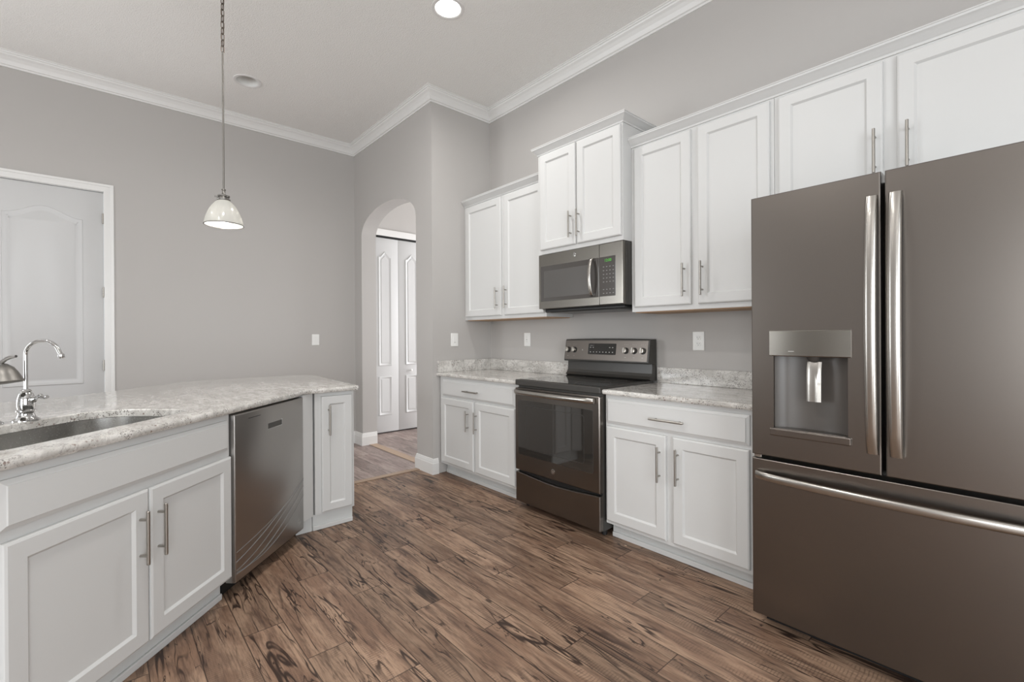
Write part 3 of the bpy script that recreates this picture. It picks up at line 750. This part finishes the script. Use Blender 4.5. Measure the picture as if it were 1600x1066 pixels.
# storage drawer with a sagging top edge
dr = MB(); top_ = [(RW - .003 - (RW - .006) * i / 20, .262 - .022 * math.sin(PI * i / 20) ** 1.4) for i in range(21)]
oo = [(.003, .048), (RW - .003, .048)] + top_
dr.loops([[(x_, y_, z_) for x_, z_ in offset(oo, i)] for i, y_ in ((0, -.618), (0, -.648), (.004, -.653))])
dr.build('storage_drawer', M['slate'], rg)
b = MB(); b.box(.01, RW - .01, -.625, -.615, .236, .285); b.build('drawer_gap', M['black'], rg)
# backguard
bgp = [(-.022, .925), (-.085, .925), (-.105, .937), (-.088, .955), (-.078, .975), (-.074, 1.040), (-.022, 1.040)]
b = MB(); b.loops([[(x_, y, zz) for y, zz in bgp] for x_ in (.0, RW)]); b.build('backguard', M['darkgrey'], rg)
b = MB(); n = 16; lp = []
for x_, i in ((.0, 0), (.0, 1), (RW, 1), (RW, 0)): pass
fr_pts = lambda t: .005 * math.sin(PI * t)
lp = []
for k in range(n + 1):
    t = k / n; x_ = RW * t; h = fr_pts(t)
    lp.append([(x_, -.022, 1.042), (x_, -.118, 1.042), (x_, -.122, 1.050), (x_, -.096, 1.206 + h), (x_, -.088, 1.212 + h), (x_, -.022, 1.212 + h)])
b.loops(lp); bg = b.build('control_console', M['darkgrey'], rg, smooth=30)
tilt = math.atan2(.026, .156)
def onbg(x_, zz): return (x_, -.122 + (zz - 1.05) * .026 / .156, zz)
b = MB(); qn = Vector((0, -math.cos(tilt), math.sin(tilt)))
def plate(mb, x0, x1, z0, z1, h0, h1, r=.004):
    lp = []
    for i, h in ((0, h0), (0, h1 - .0006), (.001, h1)):
        lp.append([tuple(Vector(onbg(x_, zz)) + qn * h) for x_, zz in rrect(x0 + i, x1 - i, z0 + i, z1 - i, r, 3)])
    mb.loops(lp)
plate(b, .006, RW - .012, 1.056, 1.203, -.001, .002); b.build('control_panel', M['slate'], rg)
b = MB(); plate(b, .236, .492, 1.098, 1.180, .001, .0035, .006); dp = b.build('display', M['cooktop'], rg)
def key(x0, x1, z0, z1, par=dp, h0=.0034, h1=.0040, name='key_mark'):
    b = MB(); plate(b, x0, x1, z0, z1, h0, h1, .0009); return b.build(name, M['mark'], par)
for i in range(8): key(.256 + i * .029, .266 + i * .029, 1.113, 1.119)
for x_ in (.252, .278, .43, .456): key(x_, x_ + .012, 1.148, 1.153)
key(.252, .285, 1.163, 1.166)
for x_ in (.036, .100, .576, .646, .716):
    k = MB(); o_ = Vector(onbg(x_, 1.130)) + qn * .001
    k.lathe([(.018, .004), (.018, .020), (.0165, .024), (.001, .025)], o_, 28, qn)
    a0 = o_ + qn * .022; u2 = Vector((0, math.sin(tilt), math.cos(tilt)))
    c8 = [a0 + Vector((sx * .0045, 0, 0)) + u2 * sz * .018 + qn * sq for sq in (0, .012) for sx, sz in ((-1, -1), (1, -1), (1, 1), (-1, 1))]
    k.loops([c8[:4], c8[4:]]); kn_ = k.build('knob', M['handle'], rg, smooth=40)
    k = MB(); k.lathe([(.023, 0), (.023, .004), (.020, .005)], o_, 28, qn); k.build('knob_skirt', M['black'], kn_, smooth=40)
for x_ in (.036, .100, .576, .646, .716):
    for dx in (-.014, 0, .014): key(x_ + dx - .003, x_ + dx + .003, 1.172, 1.174, rg, .0019, .0025, 'panel_mark')
    key(x_ - .008, x_ + .008, 1.082, 1.084, rg, .0019, .0025, 'panel_mark')
key(.176, .184, 1.126, 1.134, rg, .0019, .003, 'lock_light')

# ------------------------------------------------------------------ microwave
mw = thing('microwave', 'slate over-the-range microwave with a green clock and vertical handle', 'microwave', (1.0875, 0, 1.440))
MW = .762; ZB = .410
b = MB(); b.box(0, MW, -.365, -.003, 0, ZB, .003); b.build('body', M['darkgrey'], mw)
b = MB(); b.box(.02, MW - .02, -.36, -.02, -.022, .0, .006); b.build('vent_base', M['black'], mw)
b = MB(); b.box(.06, .70, -.34, -.06, -.026, -.020, .002); b.build('grease_filter', M['darkgrey'], mw)
DX = .570
def plate2(x0, x1, z0, z1, y0, y1, r=.003, i2=.002):
    mb = MB(); mb.loops([[(x_, y_, z_) for x_, z_ in rrect(x0 + i, x1 - i, z0 + i, z1 - i, r, 3)] for i, y_ in ((0, y0), (0, y1 + i2), (i2, y1))]); return mb
md = plate2(.0, DX - .001, .004, ZB, -.366, -.404).build('door', M['slate_light'], mw, smooth=30)
mp_ = plate2(DX + .001, MW - .004, .004, ZB, -.366, -.404, i2=.004).build('control_side', M['slate_light'], mw, smooth=30)
plate2(.022, DX - .002, .058, .322, -.403, -.4055, .004, .0008).build('window', M['mwglass'], md)
plate2(.055, .485, .085, .285, -.4050, -.4058, .004, .0004).build('window_mesh', simple('mesh_screen', (.085, .080, .075), .25, spec=.6), md)
plate2(DX + .003, .704, .060, .322, -.403, -.4055, .004, .0008).build('keypad', M['mwglass'], mp_)
for r_i in range(8):
    for c_i in range(4):
        if r_i == 2: continue
        x_ = DX + .034 + c_i * .026; zz = .078 + r_i * .025
        b = MB(); b.box(x_, x_ + .010, -.4060, -.4054, zz, zz + .004); b.build('key_mark', M['film'], mp_)
text('clock_digits', '12:00', .026, M['green'], mp_, (DX + .075, -.4062, .296), (PI / 2, 0, 0))
hb = MB(); lp = []; n = 20
for i in range(n + 1):
    t = i / n; y = -.416 - .032 * math.sin(PI * t) ** .6; zz = .066 + .258 * t
    lp.append([(.519 + u * .028, y + v_ * .007, zz) for u, v_ in [(-.5, 0), (-.4, -.8), (0, -1), (.4, -.8), (.5, 0), (.4, .8), (-.4, .8)]])
hb.loops(lp); hb.box(.510, .528, -.42, -.404, .070, .085); hb.box(.510, .528, -.42, -.404, .305, .320); hb.build('handle', M['handle'], md, smooth=60)
em = MB(); em.lathe([(.013, 0), (.013, .0015), (.011, .002), (.0105, .0006), (.001, .0006)], (.356, -.404, .372), 24, (0, -1, 0)); em = em.build('emblem', M['chrome'], md)
text('emblem_letters', 'GE', .012, M['chrome'], md, (.356, -.4055, .372), (PI / 2, 0, 0))

# ------------------------------------------------------------------ wall plates (local: x along wall, -y out of wall)
def wall_plate(name, label, cat, loc, rz, kind, wd=.078, ht=.122):
    t = thing(name, label, cat, loc, rz)
    plate2(-wd / 2, wd / 2, -ht / 2, ht / 2, -.0005, -.0065, .004, .0025).build('cover_plate', M['plastic'], t, smooth=30)
    if kind == 'duplex':
        for dz in (-.020, .020):
            o = plate2(-.017, .017, dz - .014, dz + .014, -.006, -.0085, .010, .001).build('socket', M['plastic'], t, smooth=30)
            s_ = MB(); s_.box(-.0075, -.0055, -.0088, -.0083, dz - .001, dz + .008); s_.box(.0055, .0075, -.0088, -.0083, dz - .001, dz + .008)
            s_.cyl((0, -.0083, dz - .007), (0, -.0088, dz - .007), .0025, 8); s_.build('slots', M['black'], o)
    else:
        o = plate2(-.0165, .0165, -.033, .033, -.006, -.009, .002, .001).build('rocker', M['plastic'], t, smooth=30)
        if kind == 'gfci':
            s_ = MB()
            for dz in (-.022, .018):
                s_.box(-.0075, -.0055, -.0093, -.0088, dz, dz + .008); s_.box(.0055, .0075, -.0093, -.0088, dz, dz + .008)
            s_.box(-.006, .006, -.0095, -.0088, -.004, .003); s_.build('slots', M['mark'], o)
        if kind == 'dimmer':
            s_ = MB(); s_.box(-.010, .010, -.0095, -.0088, -.026, -.022); s_.build('slide_mark', M['mark'], o)
    return t
wall_plate('light_switch', 'white rocker light switch on the long grey wall above the peninsula end', 'switch', (WX, -1.124, 1.212), -PI / 2 + PI, 'rocker')
wall_plate('light_switch', 'white dimmer switch on the alcove side wall beside the arch', 'switch', (0, -.436, 1.209), PI / 2, 'dimmer')
wall_plate('wall_outlet', 'white rectangular outlet left of the range, above the backsplash', 'outlet', (.530, 0, 1.208), 0, 'gfci')
wall_plate('wall_outlet', 'white duplex outlet between the range and the refrigerator', 'outlet', (2.147, 0, 1.201), 0, 'duplex')

# ------------------------------------------------------------------ ceiling lights
def can(c, lit, label, group=None, power=9):
    t = thing('ceiling_light', label, 'ceiling light', (c[0], c[1], CZ), 0, group)
    MB().loops([[(r * math.cos(2 * PI * i / 40), r * math.sin(2 * PI * i / 40), zz) for i in range(40)] for r, zz in [(.084, .004), (.084, -.001), (.092, -.006), (.108, -.004), (.110, .0), (.110, .0005)]], False, False).build('trim_ring', M['canwhite'], t, smooth=50)
    can_ = MB(); rs = [(.0860, .0), (.080, .05), (.070, .11), (.001, .112)]
    can_.loops([[(r * math.cos(2 * PI * i / 40), r * math.sin(2 * PI * i / 40), zz) for i in range(40)] for r, zz in rs], False, True); can_.build('housing', M['baffle'], t, smooth=50)
    if lit:
        MB().lathe([(.001, -.002), (.060, -.0045), (.083, -.002), (.083, .003), (.001, .003)], seg=40).build('lens', M['lens'], t, smooth=50)
        l = bpy.data.lights.new('downlight', 'AREA'); l.shape = 'DISK'; l.size = .16; l.energy = power; l.color = (1.0, .985, .96); l.spread = math.radians(165)
        o = bpy.data.objects.new('downlight', l); COL.objects.link(o); o.location = (c[0], c[1], CZ - .012)
    else:
        MB().lathe([(.001, .066), (.03, .068), (.044, .076), (.048, .090), (.03, .105), (.001, .108)], seg=32).build('bulb', M['canwhite'], t, smooth=50)
    return t
can(LIT[0], True, 'lit recessed ceiling light at the top of the picture', power=CAN_POWER)
can(UNLIT[0], False, 'unlit recessed ceiling light beside the pendant chain')
for c_ in OUT: can(c_, True, 'lit recessed ceiling light over the room behind the camera', 'recessed lights behind the camera', 14 if c_ == OUT[0] else 6)

# ------------------------------------------------------------------ pendant
PX, PY, PZ = .709, -2.408, 1.842
pd = thing('pendant_lamp', 'pendant lamp with an opal glass bell shade on a rod and chain', 'pendant lamp', (PX, PY, PZ))
prof = [(.0925, .004), (.0895, .020), (.0845, .040), (.077, .062), (.068, .084), (.056, .104), (.043, .120), (.031, .131), (.022, .136)]
sh = MB(); seg = 48
full = prof + [(.020, .133), (.0295, .128), (.041, .117), (.0535, .1015), (.0655, .082), (.0745, .060), (.082, .038), (.0868, .019), (.0895, .004)]
rings = [[sh.bm.verts.new((r * math.cos(2 * PI * i / seg), r * math.sin(2 * PI * i / seg), zz)) for i in range(seg)] for r, zz in full]
for a, c_ in zip(rings, rings[1:] + rings[:1]):
    for i in range(seg): sh.bm.faces.new((a[i], a[(i + 1) % seg], c_[(i + 1) % seg], c_[i]))
so = sh.build('lamp_shade', M['shade'], pd, smooth=60)
rim = MB(); rr = [[(.0912 + .0032 * math.cos(a), .003 + .0026 * math.sin(a)) for a in [2 * PI * k / 8 for k in range(8)]]][0]
rg_ = [[rim.bm.verts.new((r * math.cos(2 * PI * i / seg), r * math.sin(2 * PI * i / seg), zz)) for i in range(seg)] for r, zz in rr]
for a, c_ in zip(rg_, rg_[1:] + rg_[:1]):
    for i in range(seg): rim.bm.faces.new((a[i], a[(i + 1) % seg], c_[(i + 1) % seg], c_[i]))
rim.build('rim_band', M['rod'], so, smooth=60)
MB().lathe([(.022, .133), (.031, .135), (.032, .141), (.026, .144), (.024, .152), (.029, .154), (.029, .160), (.014, .164), (.009, .170), (.008, .188), (.011, .191), (.010, .195), (.001, .197)], seg=28).build('cap', M['rod'], pd, smooth=40)
for a in (.4, 2.5, 4.6): MB().cyl((.025 * math.cos(a), .025 * math.sin(a), .152), (.042 * math.cos(a), .042 * math.sin(a), .152), .0045, 10).build('thumb_screw', M['rod'], pd)
MB().cyl((0, 0, .186), (0, 0, .935), .0048, 12).build('rod', M['rod'], pd, smooth=40)
MB().lathe([(.001, .004), (.012, .008), (.024, .026), (.028, .046), (.024, .066), (.014, .084), (.012, .120), (.001, .122)], (0, 0, .002), 24).build('bulb', M['bulb'], pd, smooth=60)
zt = PZ + .935; k = 0; z_ = .947
while z_ < CZ - PZ - .03:
    MB().torus_link((0, 0, 0), .019, .0085, .0022, (0.5 if k % 2 else 0.5 + PI / 2)).build('chain_link', M['bronze'], pd, smooth=60, loc=(0, 0, z_)); z_ += .0325; k += 1
MB().tube([(0.003 * math.sin(i * 1.3), .003 * math.cos(i * 1.3), .935 + (CZ - PZ - .945) * i / 24) for i in range(25)], .0014, 6).build('cord', M['bronze'], pd)
MB().lathe([(.006, -.040), (.010, -.026), (.045, -.020), (.062, -.006), (.064, -.0005), (.001, -.0005)], (0, 0, CZ - PZ), 32).build('canopy', M['nickel'], pd, smooth=40)
pl = bpy.data.lights.new('pendant_glow', 'POINT'); pl.energy = 7; pl.color = (1, .96, .9); pl.shadow_soft_size = .02
po = bpy.data.objects.new('pendant_glow', pl); COL.objects.link(po); po.location = (PX, PY, PZ + .016)

# added area light, out of view, to brighten the hall behind the arch
area('hall_fill', (-1.0, 2.85, 1.5), (-1.4, 0, 1.5), 1.4, 2.2, 135, (.97, .98, 1.0))

# small leftovers on the floor seen in the photo
b = MB(); b.lathe([(.001, .0), (.006, .001), (.0065, .004), (.003, .007), (.001, .0075)], (0, 0, 0), 10); o = b.build('paper_scrap', M['strip'], smooth=60, loc=(1.993, -.600, 0.0)); o.scale = (1.5, .8, .8)
tag(o, 'tiny tan scrap on the floor before the cabinet right of the range', 'scrap')
